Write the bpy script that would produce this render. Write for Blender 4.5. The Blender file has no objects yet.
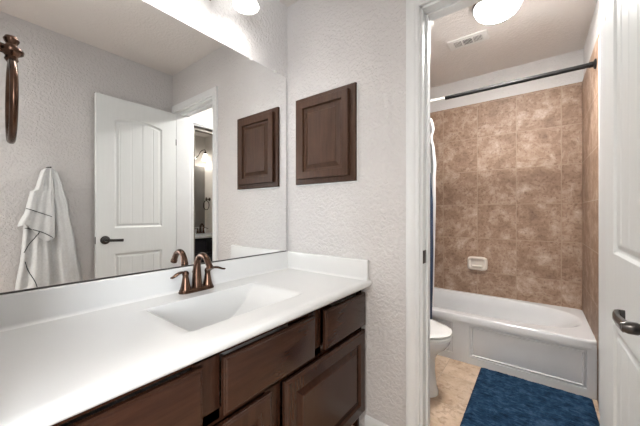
import bpy, bmesh, math, random
from mathutils import Vector, Matrix, noise
random.seed(4)
PI = math.pi
S = bpy.context.scene
COL = S.collection

# ---------------------------------------------------------------- camera, world, big lights, exposure
EYE = 1.125
cd = bpy.data.cameras.new('camera'); cam = bpy.data.objects.new('camera', cd); COL.objects.link(cam)
cd.sensor_width = 36; cd.sensor_fit = 'HORIZONTAL'; cd.lens = 286 / 640 * 36; cd.clip_start = 0.02
cam.location = (1.27, -1.33, EYE); cam.rotation_euler = (PI / 2, 0, math.radians(37.2))
S.camera = cam
w = bpy.data.worlds.new('world'); S.world = w; w.use_nodes = True
w.node_tree.nodes['Background'].inputs[0].default_value = (0.75, 0.85, 1, 1)
w.node_tree.nodes['Background'].inputs[1].default_value = 0.6
S.view_settings.view_transform = 'Standard'; S.view_settings.look = 'None'
S.view_settings.gamma = 1; S.view_settings.use_curve_mapping = False
S.view_settings.exposure = 1.42
LAMP = 1.3      # vanity globes
DOME = 125.0      # tub room dome
def area(name, loc, rot, sx, sy, power, col):
    l = bpy.data.lights.new(name, 'AREA'); l.shape = 'RECTANGLE'; l.size = sx; l.size_y = sy
    l.energy = power; l.color = col
    o = bpy.data.objects.new(name, l); COL.objects.link(o); o.location = loc; o.rotation_euler = rot
    return o
# invented fill lights in the unseen bedroom behind the camera, side and overhead
area('bedroom_side_fill', (2.79, -2.6, 1.4), (PI / 2, 0, PI / 2), 1.5, 1.3, 44, (0.93, 0.97, 1))
area('bedroom_top_fill', (1.2, -2.5, 2.40), (0, 0, 0), 0.6, 0.6, 15, (1, 0.95, 0.88))

# ---------------------------------------------------------------- materials
def nt(name):
    m = bpy.data.materials.new(name); m.use_nodes = True
    return m, m.node_tree, m.node_tree.nodes['Principled BSDF']
def N(t, kind, **kw):
    n = t.nodes.new(kind)
    for k, v in kw.items(): setattr(n, k, v)
    return n
def coords(t, scale=(1, 1, 1)):
    tc = N(t, 'ShaderNodeTexCoord'); mp = N(t, 'ShaderNodeMapping')
    mp.inputs['Scale'].default_value = scale
    t.links.new(tc.outputs['Object'], mp.inputs['Vector'])
    return mp.outputs['Vector']
def noise_tex(t, vec, scale, detail=4, rough=.5, dist=0):
    n = N(t, 'ShaderNodeTexNoise'); n.inputs['Scale'].default_value = scale
    n.inputs['Detail'].default_value = detail; n.inputs['Roughness'].default_value = rough
    n.inputs['Distortion'].default_value = dist
    t.links.new(vec, n.inputs['Vector']); return n.outputs['Fac']
def ramp(t, fac, stops):
    r = N(t, 'ShaderNodeValToRGB'); e = r.color_ramp.elements
    while len(e) < len(stops): e.new(.5)
    for i, (p, c) in enumerate(stops):
        e[i].position = p; e[i].color = (c[0], c[1], c[2], 1)
    t.links.new(fac, r.inputs['Fac']); return r.outputs['Color']
def bump(t, b, h, strength, dist=.002):
    n = N(t, 'ShaderNodeBump'); n.inputs['Strength'].default_value = strength; n.inputs['Distance'].default_value = dist
    t.links.new(h, n.inputs['Height']); t.links.new(n.outputs['Normal'], b.inputs['Normal'])
def simple(name, col, rough=.5, metal=0, var=.04, scale=12, coat=0, bumps=0, bscale=60, stretch=(1, 1, 1)):
    m, t, b = nt(name)
    v = coords(t, stretch)
    f = noise_tex(t, v, scale, 4)
    lo = [c * (1 - var) for c in col]; hi = [min(1, c * (1 + var)) for c in col]
    t.links.new(ramp(t, f, [(.3, lo), (.7, hi)]), b.inputs['Base Color'])
    b.inputs['Roughness'].default_value = rough; b.inputs['Metallic'].default_value = metal
    b.inputs['Coat Weight'].default_value = coat; b.inputs['Coat Roughness'].default_value = .1
    if bumps: bump(t, b, noise_tex(t, v, bscale, 3), bumps)
    return m
def wall_mat(name, col, strength=.95):
    m, t, b = nt(name)
    v = coords(t)
    n1 = noise_tex(t, v, 55, 2, .5, .6)
    r1 = ramp(t, n1, [(.42, (0, 0, 0)), (.60, (1, 1, 1))])
    n2 = noise_tex(t, v, 170, 2)
    mx = N(t, 'ShaderNodeMix', data_type='RGBA'); mx.inputs['Factor'].default_value = .3
    t.links.new(r1, mx.inputs['A']); t.links.new(n2, mx.inputs['B'])
    bump(t, b, mx.outputs['Result'], strength, .0034)
    f = noise_tex(t, v, 3, 3)
    t.links.new(ramp(t, f, [(.3, [c * .98 for c in col]), (.7, [c * 1.02 for c in col])]), b.inputs['Base Color'])
    b.inputs['Roughness'].default_value = .7
    b.inputs['Specular IOR Level'].default_value = .35
    return m
M = {}
M['wall'] = wall_mat('wall_paint', (.64, .622, .615))
M['wall2'] = wall_mat('cream_wall_paint', (.66, .62, .56), .3)
M['ceil'] = wall_mat('ceiling_paint', (.74, .70, .67), .45)
M['trim'] = simple('trim_paint', (.74, .755, .76), .35, var=.015)
M['door'] = simple('door_paint', (.765, .79, .785), .38, var=.015, bumps=.12, bscale=25, stretch=(6, 6, .4))
M['top'] = simple('cultured_marble', (.71, .715, .71), .22, var=.012, scale=5, coat=.2)
M['porcelain'] = simple('porcelain', (.78, .78, .77), .12, var=.01, coat=.4)
M['tub'] = simple('tub_enamel', (.67, .675, .685), .18, var=.015, coat=.3)
M['bronze'] = simple('oil_rubbed_bronze', (.115, .066, .046), .27, metal=1, var=.45, scale=26)
M['black'] = simple('black_metal', (.008, .0075, .0075), .5, var=.2)
M['black'].node_tree.nodes['Principled BSDF'].inputs['Specular IOR Level'].default_value = .25
M['dark_metal'] = simple('dark_nickel', (.085, .08, .077), .28, metal=1, var=.25)
M['chrome'] = simple('chrome', (.75, .75, .75), .12, metal=1)
M['white_plastic'] = simple('white_plastic', (.74, .73, .71), .4, var=.01)
M['clear'] = simple('clip_plastic', (.8, .8, .78), .2, var=.01)
M['void'] = simple('duct_shadow', (.03, .03, .03), .9)
M['soap'] = simple('soap_dish_ceramic', (.70, .63, .56), .2, var=.02, coat=.3)
M['carpet'] = simple('carpet', (.35, .30, .25), .95, var=.2, scale=200, bumps=.6, bscale=300)
M['liner'] = simple('white_curtain_liner', (.70, .69, .68), .6, var=.03)
M['navy_cloth'] = simple('navy_curtain_cloth', (.03, .05, .10), .8, var=.2, bumps=.3, bscale=300)
M['towel'] = simple('white_terry', (.60, .61, .61), .95, var=.06, scale=90, bumps=.9, bscale=260)
M['stripe'] = simple('dark_piping', (.04, .045, .05), .9)
# espresso wood
def wood(name, a, b_, rough, stretch):
    m, t, b = nt(name)
    v = coords(t, stretch)
    f = noise_tex(t, v, 9, 6, .6, .15)
    t.links.new(ramp(t, f, [(.3, a), (.75, b_)]), b.inputs['Base Color'])
    b.inputs['Roughness'].default_value = rough
    b.inputs['Specular IOR Level'].default_value = .38
    bump(t, b, f, .05, .001)
    return m
M['wood_v'] = wood('espresso_wood_upright', (.031, .0118, .0064), (.050, .0195, .0104), .25, (8, 8, .7))
M['wood_h'] = wood('espresso_wood_level', (.031, .0118, .0064), (.050, .0195, .0104), .25, (8, .7, 8))
M['wood_cab'] = wood('brown_wood_upright', (.042, .0195, .0110), (.078, .038, .0225), .42, (8, 8, .7))
M['wood_cab'].node_tree.nodes['Principled BSDF'].inputs['Specular IOR Level'].default_value = .22
M['blackwood'] = wood('black_wood', (.012, .012, .016), (.02, .02, .026), .4, (8, 8, .7))
# mirror
m, t, b = nt('mirror_silver')
b.inputs['Base Color'].default_value = (.95, .955, .95, 1); b.inputs['Metallic'].default_value = 1; b.inputs['Roughness'].default_value = 0.0
M['mirror'] = m
m, t, b = nt('mirror_dark_reflection')
b.inputs['Base Color'].default_value = (.30, .29, .285, 1); b.inputs['Metallic'].default_value = 1; b.inputs['Roughness'].default_value = 0.3  # dark blurred reflection put into the mirror's own tint
M['dark_reflection'] = m
M['jamb_shade'] = simple('grey_brown_jamb_shade', (.17, .15, .125), .5)
def emis(name, col, strength):
    m, t, b = nt(name)
    b.inputs['Base Color'].default_value = (.9, .88, .84, 1); b.inputs['Roughness'].default_value = .3
    b.inputs['Emission Color'].default_value = (*col, 1); b.inputs['Emission Strength'].default_value = strength
    return m
M['globe'] = emis('lit_frosted_glass', (1, .965, .92), LAMP)
M['bulb'] = emis('lit_bulb', (1, .985, .965), LAMP * 48)
M['dome'] = emis('lit_dome_glass', (1, .97, .93), DOME)
# the frosted bowl is brightest at its foot, below the bulbs, and dim at its rim
t = M['dome'].node_tree
sp_ = N(t, 'ShaderNodeSeparateXYZ'); t.links.new(N(t, 'ShaderNodeTexCoord').outputs['Object'], sp_.inputs[0])
mr_ = N(t, 'ShaderNodeMapRange'); mr_.interpolation_type = 'SMOOTHSTEP'
for k_, v_ in (('From Min', -.060), ('From Max', -.096), ('To Min', 3.0), ('To Max', DOME)): mr_.inputs[k_].default_value = v_
t.links.new(sp_.outputs[2], mr_.inputs['Value']); t.links.new(mr_.outputs['Result'], t.nodes['Principled BSDF'].inputs['Emission Strength'])
# travertine tile; u and v are the tile plane's axes, au/av an offset of the grout lines
def tile(name, swap, au, av, tw, th, cols, grout, rough=.55, nscale=10):
    m, t, b = nt(name)
    tc = N(t, 'ShaderNodeTexCoord'); sp = N(t, 'ShaderNodeSeparateXYZ'); t.links.new(tc.outputs['Object'], sp.inputs[0])
    cb = N(t, 'ShaderNodeCombineXYZ')
    def off(sock, a):
        n = N(t, 'ShaderNodeMath', operation='SUBTRACT'); n.inputs[1].default_value = a
        t.links.new(sock, n.inputs[0]); return n.outputs[0]
    t.links.new(off(sp.outputs[swap[0]], au), cb.inputs[0]); t.links.new(off(sp.outputs[swap[1]], av), cb.inputs[1])
    br = N(t, 'ShaderNodeTexBrick'); br.offset = 0; br.squash = 1
    br.inputs['Scale'].default_value = 1; br.inputs['Brick Width'].default_value = tw; br.inputs['Row Height'].default_value = th
    br.inputs['Mortar Size'].default_value = .0028; br.inputs['Mortar Smooth'].default_value = .2; br.inputs['Bias'].default_value = 0
    br.inputs['Color1'].default_value = (.0, .0, .0, 1); br.inputs['Color2'].default_value = (1, 1, 1, 1); br.inputs['Mortar'].default_value = (.5, .5, .5, 1)
    t.links.new(cb.outputs[0], br.inputs['Vector'])
    # every tile shifts the stone pattern
    ad = N(t, 'ShaderNodeVectorMath', operation='MULTIPLY_ADD'); ad.inputs[1].default_value = (3, 3, 3)
    t.links.new(br.outputs['Color'], ad.inputs[0]); t.links.new(tc.outputs['Object'], ad.inputs[2])
    n1 = noise_tex(t, ad.outputs[0], nscale * .8, 10, .74, .3)
    n2 = noise_tex(t, ad.outputs[0], nscale * 5, 5, .65, .3)
    base = ramp(t, n1, [(.32, cols[0]), (.5, cols[1]), (.68, cols[2])])
    pit = ramp(t, n2, [(.36, (.62, .56, .52)), (.47, (1, 1, 1))])
    mm = N(t, 'ShaderNodeMix', data_type='RGBA', blend_type='MULTIPLY'); mm.inputs['Factor'].default_value = .8
    t.links.new(base, mm.inputs['A']); t.links.new(pit, mm.inputs['B'])
    tone = ramp(t, br.outputs['Color'], [(0, (.92, .91, .90)), (1, (1.0, 1.0, 1.0))])
    m2 = N(t, 'ShaderNodeMix', data_type='RGBA', blend_type='MULTIPLY'); m2.inputs['Factor'].default_value = 1
    t.links.new(mm.outputs['Result'], m2.inputs['A']); t.links.new(tone, m2.inputs['B'])
    mg = N(t, 'ShaderNodeMix', data_type='RGBA'); t.links.new(br.outputs['Fac'], mg.inputs['Factor'])
    t.links.new(m2.outputs['Result'], mg.inputs['A']); mg.inputs['B'].default_value = (*grout, 1)
    t.links.new(mg.outputs['Result'], b.inputs['Base Color'])
    iv = N(t, 'ShaderNodeMath', operation='SUBTRACT'); iv.inputs[0].default_value = 1; t.links.new(br.outputs['Fac'], iv.inputs[1])
    bump(t, b, iv.outputs[0], .5, .0015)
    b.inputs['Roughness'].default_value = rough
    return m
TC = [(.205, .125, .083), (.325, .212, .147), (.54, .42, .335)]
M['tile_back'] = tile('shower_tile_back', (0, 2), 1.43 - 3.08 * 1, .565 - 3.2, .308, .32, TC, (.35, .25, .18))
M['tile_side'] = tile('shower_tile_side', (1, 2), 1.62 - 3.08 * 1, .565 - 3.2, .308, .32, TC, (.44, .35, .28))
M['tile_floor'] = tile('floor_tile', (0, 1), .735 - 3.3, .46 - 3.3, .33, .33, [(.40, .27, .17), (.54, .40, .285), (.72, .58, .46)], (.42, .32, .23), .3, 5)
# rug
m, t, b = nt('navy_rug_pile')
v = coords(t, (1, 1, 1)); v2 = coords(t, (4, 26, 4))
f = noise_tex(t, v, 26, 6, .7, .4); f2 = noise_tex(t, v2, 5, 5, .7, .4)
mx = N(t, 'ShaderNodeMix', data_type='RGBA'); mx.inputs['Factor'].default_value = .5
t.links.new(f, mx.inputs['A']); t.links.new(f2, mx.inputs['B'])
t.links.new(ramp(t, mx.outputs['Result'], [(.38, (.004, .013, .032)), (.50, (.014, .040, .084)), (.62, (.048, .098, .17))]), b.inputs['Base Color'])
b.inputs['Roughness'].default_value = .95; b.inputs['Specular IOR Level'].default_value = .1
bump(t, b, noise_tex(t, v, 160, 3), .8, .004)
M['rug'] = m

# ---------------------------------------------------------------- mesh helpers
def B(): return bmesh.new()
def box(bm, x0, x1, y0, y1, z0, z1, bev=0):
    b2 = bmesh.new()
    bmesh.ops.create_cube(b2, size=1)
    for v in b2.verts:
        v.co = Vector((x0 + (v.co.x + .5) * (x1 - x0), y0 + (v.co.y + .5) * (y1 - y0), z0 + (v.co.z + .5) * (z1 - z0)))
    if bev: bmesh.ops.bevel(b2, geom=list(b2.edges), offset=bev, segments=2, affect='EDGES', profile=.6)
    merge(bm, b2); return bm
def merge(bm, b2):
    mp = {}
    for v in b2.verts: mp[v] = bm.verts.new(v.co)
    for f in b2.faces:
        try: bm.faces.new([mp[v] for v in f.verts])
        except ValueError: pass
    b2.free()
def loft(bm, loops, cap0=True, cap1=True, closed=True):
    vs = [[bm.verts.new(p) for p in L] for L in loops]
    n = len(vs[0])
    for a, c in zip(vs, vs[1:]):
        for i in range(n if closed else n - 1):
            j = (i + 1) % n
            bm.faces.new((a[i], a[j], c[j], c[i]))
    if closed:
        if cap0: bm.faces.new(vs[0][::-1])
        if cap1: bm.faces.new(vs[-1])
    return vs
def tube(bm, pts, r, seg=12, cap=True, flat=1.0):
    pts = [Vector(p) for p in pts]; n = len(pts)
    rs = r if isinstance(r, (list, tuple)) else [r] * n
    loops = []; up = None
    for i, p in enumerate(pts):
        d = (pts[min(i + 1, n - 1)] - pts[max(i - 1, 0)]).normalized()
        if up is None:
            up = Vector((0, 0, 1)) if abs(d.z) < .9 else Vector((1, 0, 0))
        s = d.cross(up).normalized(); up = s.cross(d).normalized()
        loops.append([p + s * math.cos(a) * rs[i] + up * math.sin(a) * rs[i] * flat for a in [2 * PI * k / seg for k in range(seg)]])
    loft(bm, loops, cap, cap); return bm
def smooth_path(pts, n=8):
    pts = [Vector(p) for p in pts]; out = []
    P = [pts[0] * 2 - pts[1]] + pts + [pts[-1] * 2 - pts[-2]]
    for i in range(1, len(P) - 2):
        for k in range(n):
            u = k / n; a, b_, c, d = P[i - 1], P[i], P[i + 1], P[i + 2]
            out.append(.5 * ((2 * b_) + (c - a) * u + (2 * a - 5 * b_ + 4 * c - d) * u * u + (3 * b_ - a - 3 * c + d) * u ** 3))
    out.append(pts[-1]); return out
def lathe(bm, prof, c, axis='z', seg=32, cap0=True, cap1=True):
    loops = []
    for r, h in prof:
        L = []
        for k in range(seg):
            a = 2 * PI * k / seg; u, v = r * math.cos(a), r * math.sin(a)
            p = {'z': (u, v, h), 'x': (h, u, v), 'y': (u, h, v)}[axis]
            L.append(Vector(c) + Vector(p))
        loops.append(L)
    loft(bm, loops, cap0, cap1); return bm
def rings(bm, u0, u1, v0, v1, steps, mp):
    """concentric rectangles: steps = (inset, depth), mapped by mp(u, v, d)"""
    loops = [[Vector(mp(u, v, d)) for u, v in ((u0 + i, v0 + i), (u1 - i, v0 + i), (u1 - i, v1 - i), (u0 + i, v1 - i))] for i, d in steps]
    loft(bm, loops); return bm
def wpos(o):
    p = Vector(o.location)
    while o.parent: o = o.parent; p += Vector(o.location)
    return p
def obj(name, bm, mat, parent=None, angle=35, origin=None, smooth=True, label=None):
    """bm is authored in world coordinates"""
    bmesh.ops.recalc_face_normals(bm, faces=list(bm.faces))
    off = wpos(parent) if parent else Vector((0, 0, 0))
    if origin: loc = Vector(origin) - off
    else: loc = Vector((0, 0, 0))
    bmesh.ops.translate(bm, verts=list(bm.verts), vec=-(off + loc))
    me = bpy.data.meshes.new(name); bm.to_mesh(me); bm.free()
    me.materials.append(mat if not isinstance(mat, str) else M[mat])
    if smooth:
        me.shade_smooth(); me.set_sharp_from_angle(angle=math.radians(angle))
    o = bpy.data.objects.new(name, me); COL.objects.link(o); o.location = loc
    if parent: o.parent = parent
    if label: o['label'] = label
    return o
def struct(name, bm, mat):
    o = obj(name, bm, mat, angle=30); o['kind'] = 'structure'; return o
def thing(name, label, cat, loc=(0, 0, 0), group=None):
    o = bpy.data.objects.new(name, None); COL.objects.link(o); o.location = loc; o.empty_display_size = .05
    o['label'] = label; o['category'] = cat
    if group: o['group'] = group
    return o
def tag(o, label, cat, group=None):
    o['label'] = label; o['category'] = cat
    if group: o['group'] = group
    return o
def dup(root, loc, rotz, label):
    r = root.copy(); COL.objects.link(r); r.location = loc; r.rotation_euler = (0, 0, rotz); r['label'] = label
    for ch in list(root.children):
        c = ch.copy(); COL.objects.link(c); c.parent = r
        for g in list(ch.children):
            d = g.copy(); COL.objects.link(d); d.parent = c
    return r

# ================================================================ THE SHELL
H = 2.44
XR = 1.53          # right wall of the vanity room
TX0, TX1, TY1 = 0.045, 1.565, 1.77
WT = 0.115
DX0, DX1, DH = 0.84, 1.455, 2.075     # doorway to the tub room
# floors
b = B(); box(b, -.12, XR + .12, -1.43, WT, -.05, 0); box(b, -.08, 1.685, WT, TY1 + .1, -.05, 0); box(b, 1.685, 3.47, -.4, 1.55, -.05, 0)
struct('floor', b, 'tile_floor')
b = B(); box(b, -1.2, 2.8, -4.2, -1.43, -.05, 0.0); struct('floor_bedroom', b, 'carpet')
b = B(); box(b, -.12, XR + .12, -1.43, 0, H, H + .08); box(b, -.12, 1.685, 0, TY1 + .1, H, H + .08); box(b, 1.685, 3.47, -.4, 1.55, H, H + .08); box(b, -1.2, 2.8, -4.2, -1.43, H, H + .08)
struct('ceiling', b, 'ceil')
# mirror wall (left)
b = B(); box(b, -.12, 0, -1.43, 0, 0, H); struct('wall_left', b, 'wall')
# back wall with the doorway
b = B(); box(b, -.12, DX0, 0, WT, 0, H); box(b, DX1, 1.685, 0, WT, 0, H); box(b, DX0, DX1, 0, WT, DH, H); struct('wall_back', b, 'wall')
# right wall
b = B(); box(b, XR, XR + .12, -1.43, 0, 0, H); struct('wall_right', b, 'wall')
# end wall with the opening the camera stands in
b = B(); box(b, 0, .62, -1.43, -1.31, 0, H); box(b, .62, XR, -1.43, -1.31, 2.34, H); struct('wall_front', b, 'wall')
# bedroom behind
b = B(); box(b, -1.3, -1.2, -4.2, -1.43, 0, H); box(b, -1.3, 2.9, -4.2, -4.1, 0, H)
box(b, 2.8, 2.9, -4.1, -3.4, 0, H); box(b, 2.8, 2.9, -1.8, -1.43, 0, H); box(b, 2.8, 2.9, -3.4, -1.8, 0, .72); box(b, 2.8, 2.9, -3.4, -1.8, 2.08, H)
box(b, -1.3, -.12, -1.43, -1.33, 0, H); box(b, XR + .12, 2.9, -1.43, -1.33, 0, H)
struct('wall_bedroom', b, 'wall')
# tub room walls
b = B(); box(b, -.08, TX0, WT, TY1 + .1, 0, H); struct('wall_tub_left', b, 'wall')
b = B(); box(b, TX0, TX1, TY1, TY1 + .1, 0, H); struct('wall_tub_back', b, 'wall')
Y0, Y1 = .22, .86
b = B(); box(b, TX1, 1.685, WT, Y0, 0, H); box(b, TX1, 1.685, Y1, TY1 + .1, 0, H); box(b, TX1, 1.685, Y0, Y1, 2.05, H); struct('wall_tub_right', b, 'wall')
# second vanity room beyond
b = B(); box(b, 3.35, 3.47, -.4, 1.55, 0, H); box(b, 1.685, 3.35, 1.43, 1.55, 0, H); box(b, 1.685, 3.35, -.4, -.28, 0, H); box(b, 1.65, 1.685, -.4, 0, 0, H)
struct('wall_far', b, 'wall2')
# tile surround
TT = 2.177
b = B(); box(b, TX0, TX1, TY1 - .008, TY1, .30, TT); struct('wall_tile_back', b, 'tile_back')
b = B(); box(b, TX1 - .008, TX1, 1.0, TY1 - .008, .0, TT, .002); struct('wall_tile_right', b, 'tile_side')
b = B(); box(b, TX0, TX0 + .008, 1.0, TY1 - .008, .0, TT, .002); struct('wall_tile_left', b, 'tile_side')

# casing profile (u across the trim from the opening edge outwards, d = thickness)
CAS = [(0, 0), (0, .010), (.004, .013), (.012, .013), (.015, .010), (.020, .010), (.026, .014), (.040, .017), (.050, .018), (.060, .016), (.062, .012), (.062, 0)]
def casing(b, a0, a1, h, mp, prof=CAS):
    """mp(a, z, d): a along the wall, around an opening a0..a1 of height h"""
    loops = [[Vector(mp(a0 - u, 0, d)) for u, d in prof], [Vector(mp(a0 - u, h + u, d)) for u, d in prof],
             [Vector(mp(a1 + u, h + u, d)) for u, d in prof], [Vector(mp(a1 + u, 0, d)) for u, d in prof]]
    loft(b, loops)
# doorway to the tub room: trim_1
b = B(); casing(b, DX0, DX1, DH, lambda a, z, d: (a, -d, z)); struct('trim_1', b, 'trim')
b = B(); casing(b, DX0, DX1, DH, lambda a, z, d: (a, WT + d, z)); struct('trim_2', b, 'trim')
b = B()
box(b, DX0 - .0, DX0 + .012, 0, WT, 0, DH, .001); box(b, DX1 - .003, DX1, 0, WT, 0, DH); box(b, DX0, DX1, 0, WT, DH - .012, DH, .001)
box(b, DX0 + .012, DX0 + .022, .045, .080, 0, DH - .012, .002); box(b, DX0 + .012, DX1 - .003, .045, .080, DH - .022, DH - .012, .002)
struct('trim_3', b, 'trim')
b = B(); casing(b, Y0, Y1, 2.05, lambda a, z, d: (TX1 - d, a, z)); casing(b, Y0, Y1, 2.05, lambda a, z, d: (1.685 + d, a, z))
box(b, TX1, 1.685, Y0, Y0 + .012, 0, 2.05); box(b, TX1, 1.685, Y1 - .012, Y1, 0, 2.05); box(b, TX1, 1.685, Y0, Y1, 2.038, 2.05)
struct('trim_4', b, 'trim')
b = B(); box(b, 1.60, 1.66, Y0 + .012, Y0 + .045, 0, 2.02); box(b, 1.60, 1.66, Y0 + .012, Y1 - .012, 2.0, 2.038); struct('trim_jamb_shade', b, 'jamb_shade')  # added strips, the jamb's shade put into their grey-brown colour
# baseboards
BP = [(0, 0), (.012, 0), (.012, .055), (.009, .066), (.005, .074), (0, .076)]
def baseboard(name, p0, p1, nrm):
    b = B(); p0 = Vector((*p0, 0)); p1 = Vector((*p1, 0)); n = Vector((*nrm, 0))
    loft(b, [[p + n * d + Vector((0, 0, z)) for d, z in BP] for p in (p0, p1)])
    struct(name, b, 'trim')
baseboard('baseboard_back', (.56, 0), (DX0 - .062, 0), (0, -1))
baseboard('baseboard_right', (XR, -1.43), (XR, -.005), (-1, 0))
baseboard('baseboard_tub_left', (TX0, WT), (TX0, 1.0), (1, 0))
baseboard('baseboard_tub_front', (TX0, WT), (DX0 - .062, WT), (0, 1))
# added, unseen bedroom window, set where the side fill enters
b = B()
for y in (-3.4, -2.62, -1.84): box(b, 2.83, 2.86, y, y + .04, .72, 2.08)
for z in (.72, 1.38, 2.04): box(b, 2.83, 2.86, -3.4, -1.8, z, z + .04)
struct('added_window_1', b, 'trim')

# ================================================================ MIRROR
VY0 = -1.308
mr = thing('wall_mirror', 'large frameless wall mirror above the white vanity top', 'mirror', (.002, -.66, .884))
b = B(); box(b, .002, .007, VY0, -.022, .884, 1.979); obj('mirror_glass', b, 'mirror', mr, smooth=False)
b = B(); box(b, .0015, .0115, VY0, -.022, .8835, .8885, .0006); obj('bottom_channel', b, 'dark_metal', mr, label='thin dark metal channel')
for y, z in ((-.115, 1.979), (-.30, 1.979), (-.95, 1.979)):
    b = B(); box(b, .002, .011, y - .010, y + .010, z - .006, z + .008, .002); obj('clip', b, 'clear', mr)

# ================================================================ VANITY TOP
CZ = .780
vt = thing('countertop', 'long white cultured marble vanity top with integral rectangular basin', 'countertop', (.3, -.65, .747))
SX0, SX1, SY0, SY1, SD = .150, .470, -.893, -.409, .145
path = [(.001, CZ), (.02, CZ), (.05, CZ), (.1, CZ), (.14, CZ)]
xs = [.146, .150, .153, .156, .160, .166, .175, .20, .25, .31, .37, .42, .445, .454, .460, .464, .467, .470, .474]
path += [(x, CZ) for x in xs] + [(.50, CZ), (.53, CZ), (.555, CZ)]
R = .0165
for k in range(1, 10):
    a = PI / 2 - PI * k / 9 * .94
    path.append((.578 + R * math.cos(a), CZ - R + R * math.sin(a)))
path += [(.566, CZ - .033), (.52, CZ - .033)]
ys = [VY0, -1.2, -1.1, -1.0, -.93]
k = SY0 - .006
while k < SY1 + .008: ys.append(k); k += .0085
ys += [-.38, -.30, -.2, -.1, -.02, -.001]
def sst(a, b_, x):
    x = max(0, min(1, (x - a) / (b_ - a))); return x * x * (3 - 2 * x)
def basin(x, y):
    u = abs((y - (SY0 + SY1) / 2) / ((SY1 - SY0) / 2))
    if u >= 1: return 0
    d = 1 - u ** 2.5
    fx = min(sst(SX0, SX0 + .014, x), sst(SX1, SX1 - .014, x))
    return SD * d * fx
b = B()
grid = [[b.verts.new((x, y, z - (basin(x, y) if z == CZ else 0))) for x, z in path] for y in ys]
for r0, r1 in zip(grid, grid[1:]):
    for i in range(len(path) - 1): b.faces.new((r0[i], r0[i + 1], r1[i + 1], r1[i]))
for r in (grid[0], grid[-1]):
    b.faces.new([r[i] for i in range(len(path)) ][::-1])
obj('slab', b, 'top', vt, 50)
# splashes with eased upper edges
b = B(); prof = [(.001, 0), (.020, 0), (.020, .098), (.018, .1015), (.014, .103), (.001, .103)]
# cove where splash meets slab
prof = [(.001, 0), (.032, 0), (.0255, .002), (.0215, .006), (.020, .012), (.020, .097), (.018, .1015), (.014, .103), (.001, .103)]
loft(b, [[Vector((x, y, CZ + z)) for x, z in prof] for y in (VY0, -.001)]); obj('backsplash', b, 'top', vt, 50)
b = B(); prof2 = [(x, z) for x, z in prof]
loft(b, [[Vector((xx, -x, CZ + z)) for x, z in prof2] for xx in (.010, .580)]); obj('side_splash', b, 'top', vt, 50)
b = B(); lathe(b, [(.0, -.1445), (.021, -.1445), (.023, -.142), (.021, -.140), (.013, -.141), (.011, -.139), (.0, -.138)], (.30, -.651, CZ), seg=24, cap0=False, cap1=False)
obj('drain', b, 'bronze', vt)

# ================================================================ VANITY CABINET
vc = thing('vanity_cabinet', 'dark espresso vanity cabinet with paneled doors under the white top', 'cabinet', (.27, -.65, 0))
FX = .535
b = B(); box(b, .52, FX, VY0, -.002, .10, .7415)
b.free(); b = B()
FT, FB = .7465, .10
for y0, y1, z0, z1 in ((VY0, -1.255, FB, FT), (-.925, -.845, .53, FT), (-.44, -.36, .53, FT), (-.035, -.002, FB, FT), (-.67, -.60, FB, .55),
                       (VY0, -.002, .715, FT), (VY0, -.002, .52, .56), (VY0, -.002, FB, .125)):
    box(b, .521, FX, y0, y1, z0, z1)
obj('face_frame', b, 'wood_v', vc)
b = B(); box(b, .02, .521, VY0, VY0 + .016, 0, .60); obj('side_panel', b, 'wood_v', vc)
b = B(); box(b, .02, .521, -.018, -.002, 0, .60); obj('side_panel', b, 'wood_v', vc)
b = B(); box(b, .46, .475, VY0 + .016, -.018, 0, .10); obj('toe_kick', b, 'wood_h', vc)
b = B(); box(b, .02, .50, VY0 + .016, -.018, .10, .115); obj('bottom_shelf', b, 'wood_h', vc)
mpx = lambda u, v, d: (FX + .013 + d, u, v)
def slab_front(name, y0, y1, z0, z1):
    b = B(); rings(b, y0, y1, z0, z1, [(0, 0), (0, .012), (.002, .0145), (.006, .0155), (.009, .0185), (.012, .0195)], mpx)
    return obj(name, b, 'wood_h', vc, 20)
slab_front('drawer_front', -1.275, -.912, .548, .714)
slab_front('drawer_front', -.848, -.430, .548, .714)
slab_front('drawer_front', -.358, -.008, .548, .714)
def raised(b, u0, u1, v0, v1, mp, fr=.052):
    rings(b, u0, u1, v0, v1, [(0, 0), (0, .012), (.002, .0145), (.006, .0155), (.009, .0185), (.012, .0195), (fr, .0195), (fr + .003, .0150), (fr + .006, .0065),
                              (fr + .012, .006), (fr + .016, .006), (fr + .040, .0160), (fr + .042, .0185)], mp)
for y0, y1 in ((-1.262, -.664), (-.600, -.012)):
    b = B(); raised(b, y0, y1, .105, .525, mpx); obj('cabinet_door', b, 'wood_v', vc, 18)

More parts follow.
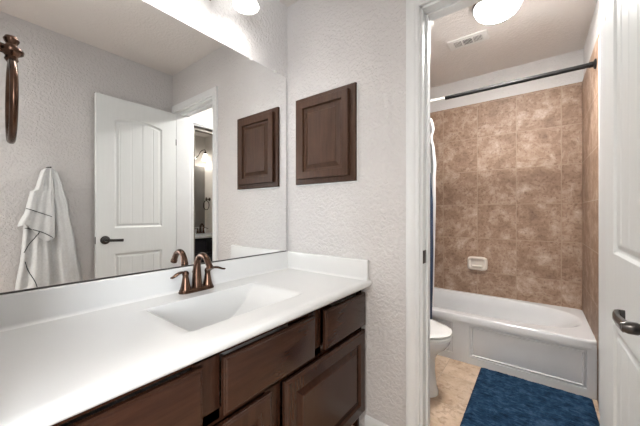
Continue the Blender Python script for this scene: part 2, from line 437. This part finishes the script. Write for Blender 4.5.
# ================================================================ FAUCET
def make_faucet():
    f = thing('faucet', 'oil rubbed bronze two handle faucet behind the basin below the large mirror', 'faucet', (.060, -.645, CZ))
    cx, cy = .060, -.645
    # base plate: a rounded long oval, stepped
    def oval(hx, hy, z, n=32):
        L = []
        for k in range(n):
            a = 2 * PI * k / n; c, s = math.cos(a), math.sin(a)
            L.append(Vector((cx + hx * abs(c) ** .8 * (1 if c >= 0 else -1), cy + hy * abs(s) ** .45 * (1 if s >= 0 else -1), CZ + z)))
        return L
    b = B(); loft(b, [oval(.026, .080, 0), oval(.026, .080, .006), oval(.0235, .0775, .009), oval(.0235, .0775, .013), oval(.020, .074, .018)]); obj('base_plate', b, 'bronze', f)
    for s in (-1, 1):
        y = cy + s * .052
        b = B(); lathe(b, [(.0, .014), (.0225, .014), (.0215, .020), (.0185, .032), (.015, .050), (.0125, .066), (.0120, .074), (.0135, .078), (.0140, .084), (.0120, .090), (.006, .095), (0, .096)], (cx, y, CZ), seg=24, cap0=False, cap1=False)
        h = obj('handle', b, 'bronze', f)
        pts = smooth_path([(cx, y, CZ + .086), (cx + .006, y + s * .018, CZ + .092), (cx + .016, y + s * .042, CZ + .090), (cx + .024, y + s * .062, CZ + .082), (cx + .028, y + s * .076, CZ + .080)], 6)
        b = B(); n = len(pts); rr = [.0075 + .0035 * math.sin(PI * min(1, i / (n - 1) * 1.25)) * (i / n) ** .5 for i in range(n)]; rr[-1] = .003; rr[-2] = .006
        tube(b, pts, rr, 12, flat=.55); obj('lever', b, 'bronze', h)
    pts = smooth_path([(cx, cy, CZ + .012), (cx - .001, cy, CZ + .07), (cx + .002, cy, CZ + .115), (cx + .018, cy, CZ + .148), (cx + .045, cy, CZ + .160), (cx + .075, cy, CZ + .150), (cx + .095, cy, CZ + .125), (cx + .106, cy, CZ + .106)], 7)
    n = len(pts); rr = [.0225 - .0095 * min(1, i / (n * .38)) for i in range(n)]; rr = [r + (.002 if i > n - 6 else 0) for i, r in enumerate(rr)]
    b = B(); tube(b, pts, rr, 20); obj('spout', b, 'bronze', f)
    b = B(); lathe(b, [(0, .0), (.0032, .0), (.0032, .062), (.0075, .064), (.0080, .070), (.005, .076), (0, .077)], (cx - .026, cy, CZ + .012), seg=14, cap0=False, cap1=False)
    obj('lift_rod', b, 'bronze', f)
    return f
faucet = make_faucet()

# ================================================================ RECESSED WALL CABINET
wc = thing('wall_cabinet', 'small brown wooden medicine cabinet on the wall right of the mirror', 'cabinet', (.288, -.001, 1.298))
mpy = lambda u, v, d: (u, -.001 - d, v)
b = B(); rings(b, .085, .508, 1.298, 1.816, [(0, 0), (0, .015), (.002, .017)], mpy); obj('cabinet_frame', b, 'wood_cab', wc, 20)
mpd = lambda u, v, d: (u, -.0185 - d, v)
b = B(); rings(b, .115, .472, 1.328, 1.788, [(0, 0), (0, .016), (.002, .019), (.040, .019), (.042, .0165), (.044, .006), (.054, .005), (.058, .005), (.078, .0135), (.080, .016)], mpd)
obj('cabinet_door', b, 'wood_cab', wc, 18)
# white caulk line under and beside it
b = B(); box(b, .088, .511, -.0055, 0, 1.289, 1.2975, .002); box(b, .5085, .515, -.0055, 0, 1.29, 1.81, .002); obj('caulk_line', b, 'trim', wc)

# ================================================================ TOWEL RING
def torus(b, c, R, r, axis, seg=48, s2=12, sq=1):
    loops = []
    for i in range(seg):
        a = 2 * PI * i / seg; L = []
        for j in range(s2):
            q = 2 * PI * j / s2; rad = R + r * math.cos(q)
            u, v, w_ = rad * math.cos(a), rad * math.sin(a) * sq, r * math.sin(q)
            L.append(Vector(c) + Vector({'y': (u, w_, v), 'x': (w_, u, v), 'z': (u, v, w_)}[axis]))
        loops.append(L)
    loft(b, loops + [loops[0]], False, False)
    bmesh.ops.remove_doubles(b, verts=list(b.verts), dist=1e-5)
def make_ring():
    x, z = .428, 1.452; yw = -1.309
    t_ = thing('towel_ring', 'bronze towel ring hanging edge-on at the left end of the vanity', 'towel ring', (x, yw, z))
    b = B(); lathe(b, [(0, 0), (.030, 0), (.031, .004), (.026, .007), (.024, .010), (.015, .013), (.011, .018), (.0, .018)], (x, yw, z), 'y', 28, False, False); obj('wall_plate', b, 'bronze', t_)
    b = B(); lathe(b, [(0, .015), (.010, .015), (.009, .028), (.011, .034), (.0105, .040), (.009, .050), (0, .052)], (x, yw, z), 'y', 20, False, False); obj('post', b, 'bronze', t_)
    # turned vertical finial that carries the ring
    yc = yw + .062
    b = B(); lathe(b, [(0, -.026), (.006, -.026), (.0105, -.019), (.009, -.013), (.011, -.010), (.0175, -.005), (.0185, 0), (.0165, .004), (.010, .007), (.008, .012), (.0105, .016), (.012, .021), (.009, .027), (.003, .0295), (0, .030)], (x, yc, z), 'z', 24, False, False)
    lathe(b, [(0, 0), (.009, 0), (.009, .020), (0, .020)], (x, yc - .018, z), 'y', 14, False, False)
    obj('finial', b, 'bronze', t_)
    b = B(); torus(b, (0, 0, 0), .0775, .0060, 'y', 56, 14); bmesh.ops.rotate(b, verts=list(b.verts), cent=(0, 0, 0), matrix=Matrix.Rotation(math.radians(-3.0), 3, 'Z')); bmesh.ops.translate(b, verts=list(b.verts), vec=(x - .002, yc, z - .022 - .0815)); obj('ring', b, 'bronze', t_)
    return t_
ring = make_ring()

# ================================================================ VANITY LIGHT
def make_light():
    y0, z0 = -.665, 2.222
    L = thing('vanity_light', 'bronze three shade vanity light on the wall above the large mirror', 'wall lamp', (.001, y0, z0))
    b = B(); lathe(b, [(0, 0), (.060, 0), (.062, .006), (.052, .014), (.030, .020), (.022, .034), (.0, .038)], (.001, y0, z0), 'x', 32, False, False); obj('canopy', b, 'bronze', L)
    b = B(); lathe(b, [(0, -.014), (.006, -.012), (.009, -.004), (.005, .002), (.010, .008), (.012, .018), (.006, .026), (0, .026)], (.05, -.575, 2.135), 'z', 18, False, False); obj('finial', b, 'bronze', L)
    for s in (-1, 0, 1):
        ye = y0 + s * .235; xe = .13
        if s: pts = [(.03, y0 + s * .01, z0), (.050, y0 + s * .05, z0 - .035), (.052, y0 + s * .095, z0 - .045), (.06, y0 + s * .145, z0 - .005), (.085, y0 + s * .18, z0 + .075), (.112, ye - s * .010, z0 + .105), (xe, ye, z0 + .085), (xe, ye, z0 + .06)]
        else: pts = [(.03, y0, z0), (.055, y0, z0 + .03), (.09, y0, z0 + .085), (.112, y0, z0 + .105), (xe, y0, z0 + .085), (xe, y0, z0 + .06)]
        b = B(); tube(b, smooth_path(pts, 7), .0055, 10); obj('arm', b, 'bronze', L)
        b = B(); lathe(b, [(0, .070), (.012, .070), (.020, .060), (.027, .045), (.026, .036), (0, .036)], (xe, ye, z0), 'z', 24, False, False); obj('socket_cup', b, 'bronze', L)
        b = B(); lathe(b, [(.022, .040), (.030, .030), (.036, .010), (.040, -.015), (.048, -.045), (.060, -.070), (.064, -.078), (.061, -.078), (.045, -.045), (.037, -.015), (.033, .010), (.027, .028), (.020, .037)], (xe, ye, z0), 'z', 32, False, False)
        sh = obj('lamp_shade', b, 'globe', L, 60)
        b = B(); lathe(b, [(0, .034), (.012, .034), (.013, .015), (.024, -.006), (.027, -.020), (.020, -.036), (.008, -.044), (0, -.045)], (xe, ye, z0), 'z', 20, False, False); obj('bulb', b, 'bulb', sh, 60)
    return L
light = make_light()

# ================================================================ THE WHITE DOOR (opened flat along the right wall)
def make_door():
    W, HH, T = .610, 2.045, .035
    fx = 1.450
    d = thing('panel_door', 'white two panel beadboard door standing open along the right wall', 'door', (fx + T, -.006, .01))
    # face as a relief: s = distance from the hinge, v = height
    s0, s1 = .122, .488
    def inset(s, v):
        """signed distance inside a panel (positive inside) """
        best = -1
        arch = .034 * (1 - ((s - (s0 + s1) / 2) / ((s1 - s0) / 2)) ** 2) if s0 < s < s1 else 0
        for v0, v1 in ((.20, .785), (.995, 1.865 + arch)):
            q = min(s - s0, s1 - s, v - v0, v1 - v)
            best = max(best, q)
        return best
    def depth(s, v):
        q = inset(s, v)
        if q <= 0: return 0
        if q < .006: return -.006 * q / .006
        if q < .016: return -.006 - .003 * (q - .006) / .010
        if q < .030: return -.009 + .006 * (q - .016) / .014
        g = 0
        if q > .034:
            k = (s - .20) / .083; fr = abs(k - round(k)) * .083
            if fr < .0035: g = .0028 * (1 - fr / .0035)
        return -.003 - g
    ss = sorted(set([0, W] + [round(i * .0035, 5) for i in range(int(W / .0035) + 1)] + [s0, s1]))
    vs = [0.0]
    fine = [(.19, .24), (.745, .80), (.985, 1.035), (1.78, 1.91)]
    v = 0
    while v < HH:
        step = .0035 if any(a <= v <= c for a, c in fine) else .05
        nv = v + step
        for a, c in fine:
            if v < a < nv: nv = a
        v = min(nv, HH); vs.append(v)
    g = lambda s, vv: Vector((fx + .0 - depth(s, vv), -.008 - s, .010 + vv))
    b = B(); rows = [[b.verts.new(g(s, vv)) for s in ss] for vv in vs]
    for r0, r1 in zip(rows, rows[1:]):
        for i in range(len(ss) - 1): b.faces.new((r0[i], r0[i + 1], r1[i + 1], r1[i]))
    loop = rows[0] + [r[-1] for r in rows[1:-1]] + rows[-1][::-1] + [r[0] for r in rows[1:-1]][::-1]
    back = [b.verts.new((fx + T, p.co.y, p.co.z)) for p in loop]
    n = len(loop)
    for i in range(n):
        j = (i + 1) % n; b.faces.new((loop[i], loop[j], back[j], back[i]))
    b.faces.new(back)
    obj('door_leaf', b, 'door', d, 12)
    # lever set
    hy, hz = -.008 - .552, .912
    b = B(); lathe(b, [(0, 0), (-.0, 0), (.033, -.0), (.033, -.004), (.030, -.008), (.018, -.011), (.013, -.016), (0, -.016)], (fx, hy, hz), 'x', 28, False, False)
    rose = obj('rosette', b, 'dark_metal', d)
    LX = fx - .049
    b = B(); lathe(b, [(0, -.012), (.0105, -.012), (.0095, -.030), (.0115, -.034), (.0115, -.046), (.008, -.055), (0, -.055)], (fx, hy, hz), 'x', 20, False, False)
    # lever blade: flat faceted bar that turns back towards the door at its tip
    secs = [(0, 0, .0105, .0068), (.015, 0, .0105, .0068), (.05, -.001, .0100, .0058), (.085, .001, .0105, .0055), (.103, .004, .0115, .0055), (.110, .010, .0118, .0052), (.113, .019, .0110, .0040)]
    loops = []
    for a, dx, hh, tt in secs:
        c = Vector((LX + dx, hy + a, hz - .06 * a))
        L = []
        for u, v_ in ((-1, -.45), (-.55, -1), (.55, -1), (1, -.45), (1, .45), (.55, 1), (-.55, 1), (-1, .45)):
            if dx > .008: L.append(c + Vector((0, u * tt * .9, v_ * hh)))
            else: L.append(c + Vector((u * tt, 0, v_ * hh)))
        loops.append(L)
    loft(b, loops)
    obj('lever_handle', b, 'dark_metal', d, 30)
    b = B(); box(b, fx + .006, fx + T - .006, -.008 - W - .0015, -.008 - W + .001, hz - .028, hz + .028, .001); obj('latch_plate', b, 'dark_metal', d)
    for z in (.24, 1.79):
        b = B(); lathe(b, [(0, -.030), (.003, -.029), (.004, -.027), (.004, .027), (.003, .029), (0, .030)], (fx + .004, -.003, z), 'z', 12, False, False)
        obj('hinge', b, 'dark_metal', d)
    return d
make_door()
sp = B(); box(sp, DX0 + .012, DX0 + .0150, .001, .043, .892, .952, .0006)
lathe(sp, [(0, .0), (.004, .0), (.004, .0009), (0, .001)], (DX0 + .0145, .019, .943), 'x', 12, False, False)
lathe(sp, [(0, .0), (.004, .0), (.004, .0009), (0, .001)], (DX0 + .0145, .019, .901), 'x', 12, False, False)
st = obj('strike_plate', sp, 'dark_metal', origin=(DX0 + .012, .03, .895)); tag(st, 'small dark strike plate on the left jamb of the tub room doorway', 'strike plate')

# ================================================================ TOWEL ON THE RIGHT WALL
hk = thing('robe_hook', 'small dark hook on the right wall holding the white towel', 'hook', (XR, -.875, 1.437))
b = B(); lathe(b, [(0, 0), (.018, 0), (.018, -.004), (.010, -.007), (0, -.007)], (XR, -.875, 1.437), 'x', 20, False, False); obj('wall_plate', b, 'black', hk)
b = B(); tube(b, smooth_path([(XR - .005, -.875, 1.437), (XR - .030, -.875, 1.430), (XR - .066, -.875, 1.437), (XR - .070, -.875, 1.450)], 5), [.005] * 15 + [.007], 10); obj('prong', b, 'black', hk)
tw = thing('bath_towel', 'white bath towel with dark piping hanging from the hook on the right wall', 'towel', (XR - .03, -.875, .60))
def interp(tab, z):
    for (za, a), (zb, c) in zip(tab, tab[1:]):
        if za >= z >= zb:
            k = (za - z) / (za - zb); return a + (c - a) * (k * k * (3 - 2 * k) * .5 + k * .5)
    return tab[0][1] if z > tab[0][0] else tab[-1][1]
RT = [(1.442, -.858), (1.436, -.842), (1.41, -.826), (1.315, -.800), (1.145, -.765), (.90, -.730), (.60, -.682)]
LT = [(1.442, -.892), (1.436, -.905), (1.41, -.920), (1.315, -.940), (1.25, -.965), (1.10, -.965), (.90, -.975), (.60, -.985)]
def drape(lt, rt, z0, z1, xoff, amp, folds, seed, nz=70, nu=72, thick=.016, bottom=None):
    """a hanging cloth with real thickness, folds run downwards"""
    b = B(); loops = []
    for iz in range(nz + 1):
        k = iz / nz; F = []; Bk = []
        for iu in range(nu + 1):
            u = iu / nu
            zb = z1 if bottom is None else bottom(u)
            z = z0 + (zb - z0) * k
            yl, yr = interp(lt, z), interp(rt, z)
            y = yl + (yr - yl) * u
            wv = 0
            for j, (fq, ph, am) in enumerate(folds):
                wv += am * math.sin(2 * PI * fq * u + ph + .5 * math.sin(3 * z + j))
            wd = min(1, (yr - yl) / .18)
            edge = (1 - abs(2 * u - 1) ** 6)
            pf = amp * (.35 + .65 * wd) * (1 + wv) * edge + .012
            n_ = noise.noise(Vector((y * 9, z * 5, seed))) * .006
            F.append(Vector((XR - xoff - pf - n_, y, z))); Bk.append(Vector((XR - xoff - max(.001, pf - thick * edge - .004) * 1 - n_ * .3, y, z)))
        loops.append(F + Bk[::-1])
    loft(b, loops); return b
b = drape(LT, RT, 1.442, .60, .003, .050, [(1.5, .8, .35), (3.2, 2.0, .20), (5.5, .4, .08)], 1.0)
obj('towel_body', b, 'towel', tw, 60)
LT2 = [(1.438, -.895), (1.43, -.908), (1.40, -.922), (1.33, -.938), (1.285, -.950), (1.27, -.978), (1.15, -.998), (1.05, -1.032), (1.0, -1.04)]
RT2 = [(1.45, -.872), (1.42, -.868), (1.30, -.860), (1.10, -.852), (.60, -.85)]
b = drape([(1.26, -.975), (1.02, -1.005), (.86, -1.015), (.60, -1.045)], [(1.26, -.90), (1.02, -.87), (.60, -.852)], 1.26, .60, .030, .035, [(1.3, 2.6, .35), (2.7, .5, .28)], 7.0)
obj('towel_lower_fold', b, 'towel', tw, 60)
fb = lambda u: 1.035 - .10 * u + .03 * math.sin(u * 7)
b = drape(LT2, RT2, 1.438, 1.0, .062, .030, [(1.1, 1.9, .30), (2.6, .2, .16)], 3.0, nz=50, bottom=fb)
obj('towel_flap', b, 'towel', tw, 60)
from mathutils.bvhtree import BVHTree
def surface(objs):
    V, F = [], []
    for o in objs:
        n = len(V); off = wpos(o); V += [v.co + off for v in o.data.vertices]; F += [[n + i for i in p.vertices] for p in o.data.polygons]
    return BVHTree.FromPolygons(V, F)
tree = surface([c for c in tw.children])
def piping(pts, r=.0026):
    P = smooth_path([(0, y, z) for y, z in pts], 8); out = []
    for p in P:
        h = tree.ray_cast(Vector((1.2, p.y, p.z)), Vector((1, 0, 0)))[0]
        if h: out.append(Vector((h.x - .001, p.y, p.z)))
    b = B(); tube(b, out, r, 8); obj('piping', b, 'stripe', tw, label='dark piping line')
piping([(-1.010, 1.160), (-.985, 1.150), (-.94, 1.130), (-.875, 1.100)])
piping([(-1.030, 1.030), (-.98, 1.018), (-.92, .992), (-.87, .955)], .0026)
piping([(-.935, 1.00), (-.955, .955), (-.985, .905), (-1.005, .86)])
piping([(-1.00, .80), (-.985, .74), (-.955, .66), (-.945, .62)])

# ================================================================ BATHTUB
tb = thing('bathtub', 'white alcove bathtub with recessed panel apron under the tile walls', 'bathtub', (.805, 1.40, 0))
bx0, bx1, by0, by1, bz = TX0 + .009, TX1 - .009, 1.037, TY1 - .009, .352
NN = 128
def rect_loop(x0, x1, y0, y1, z, r=.0):
    cx, cy = (x0 + x1) / 2, (y0 + y1) / 2; hx, hy = (x1 - x0) / 2, (y1 - y0) / 2; L = []
    for k in range(NN):
        a = 2 * PI * (k + .5) / NN; c, s = math.cos(a), math.sin(a)
        q = max(abs(c), abs(s)); L.append(Vector((cx + hx * max(-1, min(1, c / q)), cy + hy * max(-1, min(1, s / q)), z)))
    return L
def super_loop(x0, x1, y0, y1, z, e=3.0):
    cx, cy = (x0 + x1) / 2, (y0 + y1) / 2; hx, hy = (x1 - x0) / 2, (y1 - y0) / 2; L = []
    for k in range(NN):
        a = 2 * PI * (k + .5) / NN; c, s = math.cos(a), math.sin(a)
        q = max(abs(c), abs(s)); c /= q; s /= q
        rr = (abs(c) ** e + abs(s) ** e) ** (-1 / e)
        L.append(Vector((cx + hx * c * rr, cy + hy * s * rr, z)))
    return L
b = B()
loft(b, [rect_loop(bx0, bx1, by0, by1, bz - .05), rect_loop(bx0, bx1, by0, by1, bz - .012), rect_loop(bx0, bx1, by0 + .004, by1, bz - .003), rect_loop(bx0, bx1, by0 + .012, by1, bz), rect_loop(bx0 + .003, bx1 - .003, by0 + .018, by1 - .003, bz), super_loop(.100, 1.530, 1.110, 1.730, bz, 2.8),
         super_loop(.110, 1.522, 1.118, 1.722, bz, 2.8), super_loop(.120, 1.512, 1.128, 1.712, bz - .003, 2.8), super_loop(.128, 1.496, 1.136, 1.704, bz - .014, 2.8),
         super_loop(.165, 1.425, 1.150, 1.690, bz - .07, 3.0), super_loop(.185, 1.345, 1.165, 1.672, bz - .16, 2.9), super_loop(.21, 1.26, 1.18, 1.655, bz - .24, 2.8),
         super_loop(.25, 1.18, 1.20, 1.63, bz - .285, 2.8), super_loop(.32, 1.08, 1.25, 1.58, bz - .30, 2.6), super_loop(.5, .9, 1.36, 1.47, bz - .302, 2)], False, True)
obj('basin', b, 'tub', tb, 50)
b = B()
AY = by0 + .006
# apron: a front slab with two recessed moulded panels, as a relief
PAN = [(.14, .752, .050, .287), (.868, 1.512, .050, .287)]
xs = sorted(set([bx0, bx1] + [p + q * s for P in PAN for p, s in ((P[0], 1), (P[1], -1)) for q in (0, .003, .009, .013, .018, .021, .028)]))
zs = sorted(set([0, bz - .03] + [p + q * s for P in PAN for p, s in ((P[2], 1), (P[3], -1)) for q in (0, .003, .009, .013, .018, .021, .028)]))
def adepth(x, z):
    q = max(min(x - P[0], P[1] - x, z - P[2], P[3] - z) for P in PAN)
    tab = [(0, 0), (.003, .009), (.009, .009), (.013, .001), (.018, .001), (.021, .011), (.028, .009), (9, .009)]
    if q <= 0: return 0
    for (a, c), (d_, e) in zip(tab, tab[1:]):
        if a <= q <= d_: return c + (e - c) * (q - a) / (d_ - a)
rows = [[b.verts.new((x, AY + adepth(x, z), z)) for x in xs] for z in zs]
for r0, r1 in zip(rows, rows[1:]):
    for i in range(len(xs) - 1): b.faces.new((r0[i], r0[i + 1], r1[i + 1], r1[i]))
loop = rows[0] + [r[-1] for r in rows[1:-1]] + rows[-1][::-1] + [r[0] for r in rows[1:-1]][::-1]
back = [b.verts.new((p.co.x, AY + .03, p.co.z)) for p in loop]
for i in range(len(loop)):
    j = (i + 1) % len(loop); b.faces.new((loop[i], loop[j], back[j], back[i]))
b.faces.new(back)
obj('apron', b, 'tub', tb, 20)

# soap dish on the tiles
sd = thing('soap_dish', 'cream ceramic soap dish on the tile wall above the tub', 'soap dish', (.815, TY1 - .008, .64))
mps = lambda u, v, d: (u, TY1 - .009 - d, v)
def soap_loop(q, d):
    L = []
    for k in range(48):
        a = 2 * PI * k / 48; c, s_ = math.cos(a), math.sin(a); e = 2 / 5.0
        L.append(Vector((.815 + (.085 - q) * math.copysign(abs(c) ** e, c), TY1 - .009 - d, .643 + (.065 - q) * math.copysign(abs(s_) ** e, s_))))
    return L
b = B(); loft(b, [soap_loop(q, d) for q, d in ((0, 0), (0, .010), (.003, .020), (.009, .026), (.017, .026), (.021, .022), (.027, .010), (.04, .008))]); obj('dish', b, 'soap', sd, 40)
b = B(); rings(b, .775, .855, .612, .628, [(0, .012), (0, .034), (.003, .037)], mps); obj('lip', b, 'soap', sd, 40)

# ================================================================ SHOWER ROD AND CURTAINS
RY, RZ = 1.075, 2.035
rd = thing('shower_rod', 'black tension curtain rod with a white left section above the tub', 'curtain rod', (.8, RY, RZ))
b = B(); tube(b, [(.690, RY, RZ), (TX1 - .030, RY, RZ)], .0145, 18); obj('outer_tube', b, 'black', rd)
b = B(); tube(b, [(TX0 + .02, RY, RZ), (.700, RY, RZ)], .0130, 18); obj('inner_tube', b, 'white_plastic', rd, label='white inner tube')
for x0, x1 in ((TX0 + .009, TX0 + .03), (TX1 - .009, TX1 - .034)):
    s = 1 if x1 > x0 else -1
    b = B(); lathe(b, [(0, 0), (.030, 0), (.030, s * .006), (.024, s * .010), (.017, s * .012), (.017, s * .032), (0, s * .032)], (x0, RY, RZ), 'x', 24, False, False); obj('end_cap', b, 'black', rd)
def curtain(name, label, mat, yc, xr_tab, ztop, zbot, amp, nf, seed):
    t_ = thing(name, label, 'shower curtain', (.3, yc, zbot))
    b = B(); nz, nu = 60, 140; F = []; G = []
    for iz in range(nz + 1):
        z = ztop + (zbot - ztop) * iz / nz; xr = interp(xr_tab, z); x0 = TX0 + .03; f = []; g = []
        for iu in range(nu + 1):
            u = iu / nu; x = x0 + (xr - x0) * u
            ph = 2 * PI * nf * u + .6 * math.sin(2 * z + seed)
            y = yc + amp * math.sin(ph) * (.7 + .3 * math.sin(z * 1.7 + u * 5)) + .006 * noise.noise(Vector((x * 8, z * 4, seed)))
            x += .006 * math.cos(2 * ph)
            f.append(Vector((x, y, z))); g.append(Vector((x, y + .0015, z)))
        F.append(f + g[::-1])
    loft(b, F); obj('cloth', b, mat, t_, 70)
    return t_
lin = curtain('shower_liner', 'white shower curtain liner hanging inside the left end of the tub', 'liner', 1.158, [(1.965, .520), (1.90, .575), (1.82, .590), (1.76, .570), (1.66, .590), (1.52, .600), (1.40, .592), (1.2, .590), (.8, .582), (.3, .575)], 1.965, .30, .020, 9, 1)
nav = curtain('shower_curtain', 'navy blue shower curtain bunched at the left outside the tub', 'navy_cloth', 1.000, [(1.965, .48), (1.7, .52), (1.56, .535), (1.44, .600), (1.2, .618), (.8, .616), (.12, .600)], 1.965, .10, .017, 8, 2)
for i in range(8):
    x = .10 + i * .052
    b = B(); torus(b, (x, RY, RZ - .012), .030, .0022, 'x', 28, 6)
    tube(b, [(x, RY - .015, RZ - .040), (x, 1.02, RZ - .075)], .0018, 6); obj('curtain_hook', b, 'chrome', nav)
    b = B(); tube(b, smooth_path([(x + .01, RY + .0, RZ - .044), (x + .01, RY + .03, RZ - .05), (x + .01, 1.145, RZ - .075)], 4), .0018, 6); obj('curtain_hook', b, 'chrome', lin)

# ================================================================ TOILET
tl = thing('toilet', 'white two piece toilet in front of the left end of the tub', 'toilet', (.45, .52, 0))
ty = .52
def egg(xb, xf, hw, z, n=48, e=2.2):
    """egg outline from xb (back) to xf (front tip)"""
    L = []; cx = xb + (xf - xb) * .46
    for k in range(n):
        a = 2 * PI * k / n; c, s = math.cos(a), math.sin(a)
        hx = (xf - cx) if c >= 0 else (cx - xb)
        ee = e if c >= 0 else 3.0
        q = (abs(c) ** ee + abs(s) ** ee) ** (-1 / ee)
        L.append(Vector((cx + hx * c * q, ty + hw * s * q, z)))
    return L
b = B(); loft(b, [egg(.20, .782, .120, .0), egg(.20, .782, .120, .02), egg(.205, .772, .112, .05), egg(.21, .762, .106, .14), egg(.21, .764, .108, .22), egg(.20, .785, .128, .262), egg(.20, .825, .160, .295),
                  egg(.20, .848, .176, .33), egg(.20, .856, .182, .357), egg(.205, .850, .178, .364)])
obj('bowl', b, 'porcelain', tl, 50)
b = B(); loft(b, [egg(.29, .854, .180, .366), egg(.285, .862, .186, .370), egg(.285, .862, .186, .379), egg(.29, .856, .181, .383)]); obj('seat', b, 'porcelain', tl, 40)
b = B(); loft(b, [egg(.29, .854, .180, .386), egg(.285, .860, .185, .390), egg(.285, .860, .185, .397), egg(.29, .850, .176, .403), egg(.31, .82, .150, .407), egg(.40, .68, .07, .409)]); obj('lid', b, 'porcelain', tl, 50)
b = B(); box(b, .058, .255, ty - .21, ty + .21, .372, .715, .02); obj('tank', b, 'porcelain', tl, 50)
b = B(); box(b, .052, .265, ty - .22, ty + .22, .717, .752, .012); obj('tank_lid', b, 'porcelain', tl, 50)
b = B(); tube(b, [(.254, ty - .15, .66), (.272, ty - .15, .66), (.276, ty - .10, .655)], .006, 10); obj('flush_lever', b, 'chrome', tl)
b = B(); box(b, .258, .29, ty - .09, ty + .09, .372, .408, .008); obj('seat_hinge', b, 'porcelain', tl)

# ================================================================ BATH RUG
b = B(); rx0, rx1, ry0, ry1 = .945, 1.535, .16, 1.022
nx, ny = 130, 180
rows = []
for j in range(ny + 1):
    r = []
    for i in range(nx + 1):
        u, v = i / nx, j / ny; x = rx0 + (rx1 - rx0) * u; y = ry0 + (ry1 - ry0) * v
        e = min(u * (rx1 - rx0), (1 - u) * (rx1 - rx0), v * (ry1 - ry0), (1 - v) * (ry1 - ry0))
        z = .018 * min(1, (e / .018)) ** .5 + .002
        z += (.0035 * noise.noise(Vector((x * 30, y * 60, 0))) + .003 * noise.noise(Vector((x * 110, y * 130, 3)))) * min(1, e / .01)
        x += .002 * noise.noise(Vector((y * 50, 1, 1))); r.append(b.verts.new((x, y, z)))
    rows.append(r)
for r0, r1 in zip(rows, rows[1:]):
    for i in range(nx): b.faces.new((r0[i], r0[i + 1], r1[i + 1], r1[i]))
loop = rows[0] + [r[-1] for r in rows[1:-1]] + rows[-1][::-1] + [r[0] for r in rows[1:-1]][::-1]
bt = [b.verts.new((p.co.x, p.co.y, .0005)) for p in loop]
for i in range(len(loop)):
    j = (i + 1) % len(loop); b.faces.new((loop[i], loop[j], bt[j], bt[i]))
b.faces.new(bt)
o = obj('bath_rug', b, 'rug', angle=80, origin=(1.24, .59, .0)); tag(o, 'navy blue shaggy bath rug on the tile floor against the tub', 'rug')

# ================================================================ TUB ROOM CEILING THINGS
dl = thing('ceiling_light', 'round lit white glass dome ceiling light in the tub room', 'ceiling light', (1.075, .745, H))
b = B(); lathe(b, [(0, 0), (.134, 0), (.138, -.006), (.138, -.024), (.134, -.028), (.115, -.026), (0, -.024)], (1.075, .745, H), 'z', 48, False, False); obj('pan', b, 'dark_metal', dl)
b = B(); lathe(b, [(.122, -.026), (.132, -.028), (.131, -.036), (.125, -.051), (.113, -.068), (.094, -.083), (.068, -.093), (.035, -.099), (0, -.101)], (1.075, .745, H), 'z', 48, True, False); obj('glass_dome', b, 'dome', dl, 60)
vn = thing('ceiling_vent', 'small rectangular white air vent in the tub room ceiling', 'air vent', (.85, 1.085, H))
mpv = lambda u, v, d: (u, v, H - d)
b = B()
rings(b, .715, .985, 1.015, 1.155, [(0, 0), (0, .003), (.004, .007), (.022, .008)], mpv); obj('register_frame', b, 'white_plastic', vn, 20)
b = B(); box(b, .755, .945, 1.050, 1.120, H - .0092, H - .0078); obj('duct_opening', b, 'void', vn)
b = B()
for k in range(24):
    x = .757 + k * .0083
    box(b, x, x + (.0042 if (k // 8) != 1 else .0025), 1.050, 1.120, H - .0125, H - .009)
box(b, .812, .820, 1.048, 1.122, H - .013, H - .008); box(b, .880, .888, 1.048, 1.122, H - .013, H - .008)
obj('louver', b, 'white_plastic', vn)
sk = thing('smoke_detector', 'round white detector on the tub room ceiling beside the doorway', 'smoke detector', (.635, .70, H))
b = B(); lathe(b, [(0, 0), (.070, 0), (.070, -.008), (.064, -.026), (.050, -.034), (0, -.036)], (.635, .70, H), 'z', 36, False, False); obj('housing', b, 'white_plastic', sk)

# ================================================================ SECOND VANITY ROOM (seen in the mirror through both doorways)
v2 = thing('vanity_unit', 'black vanity cabinet seen small in the mirror through the doorway', 'cabinet', (3.09, .91, 0))
b = B(); box(b, 2.81, 3.345, .33, 1.425, .10, .60); box(b, 2.81, 2.83, .33, 1.425, .60, .741); obj('carcass', b, 'blackwood', v2)
b = B(); box(b, 2.89, 3.34, .34, 1.42, 0, .10); obj('toe_kick', b, 'blackwood', v2)
mp2 = lambda u, v, d: (2.809 - d, u, v)
for y0, y1 in ((.36, .71), (.74, 1.09), (1.12, 1.41)):
    b = B(); raised(b, y0, y1, .12, .52, mp2, .04); obj('cabinet_door', b, 'blackwood', v2, 18)
    b = B(); rings(b, y0, y1, .55, .71, [(0, 0), (0, .016), (.003, .019)], mp2); obj('drawer_front', b, 'blackwood', v2, 18)
c2 = thing('countertop', 'white vanity top on the black cabinet seen small in the mirror', 'countertop', (3.09, .91, .742))
b = B(); box(b, 2.77, 3.348, .32, 1.428, .742, .780, .008); obj('slab', b, 'top', c2)
b = B(); box(b, 3.328, 3.348, .32, 1.428, .780, .883, .003); obj('backsplash', b, 'top', c2)
m2 = thing('wall_mirror', 'smaller mirror over the black vanity seen inside the large mirror', 'mirror', (3.34, .91, .9))
b = B(); box(b, 3.343, 3.348, .33, 1.415, .886, 1.92); obj('mirror_glass', b, 'dark_reflection', m2, smooth=False)
dup(faucet, (3.26, 1.29, CZ), PI, 'tiny dark faucet on the far white vanity top seen in the mirror')
dup(light, (3.349, 1.12, 2.09), PI, 'far vanity light with glowing shades seen in the mirror through the doorway')
dup(ring, (3.21, 1.429, 1.36), PI, 'tiny towel ring above the far vanity seen in the mirror through the doorway')
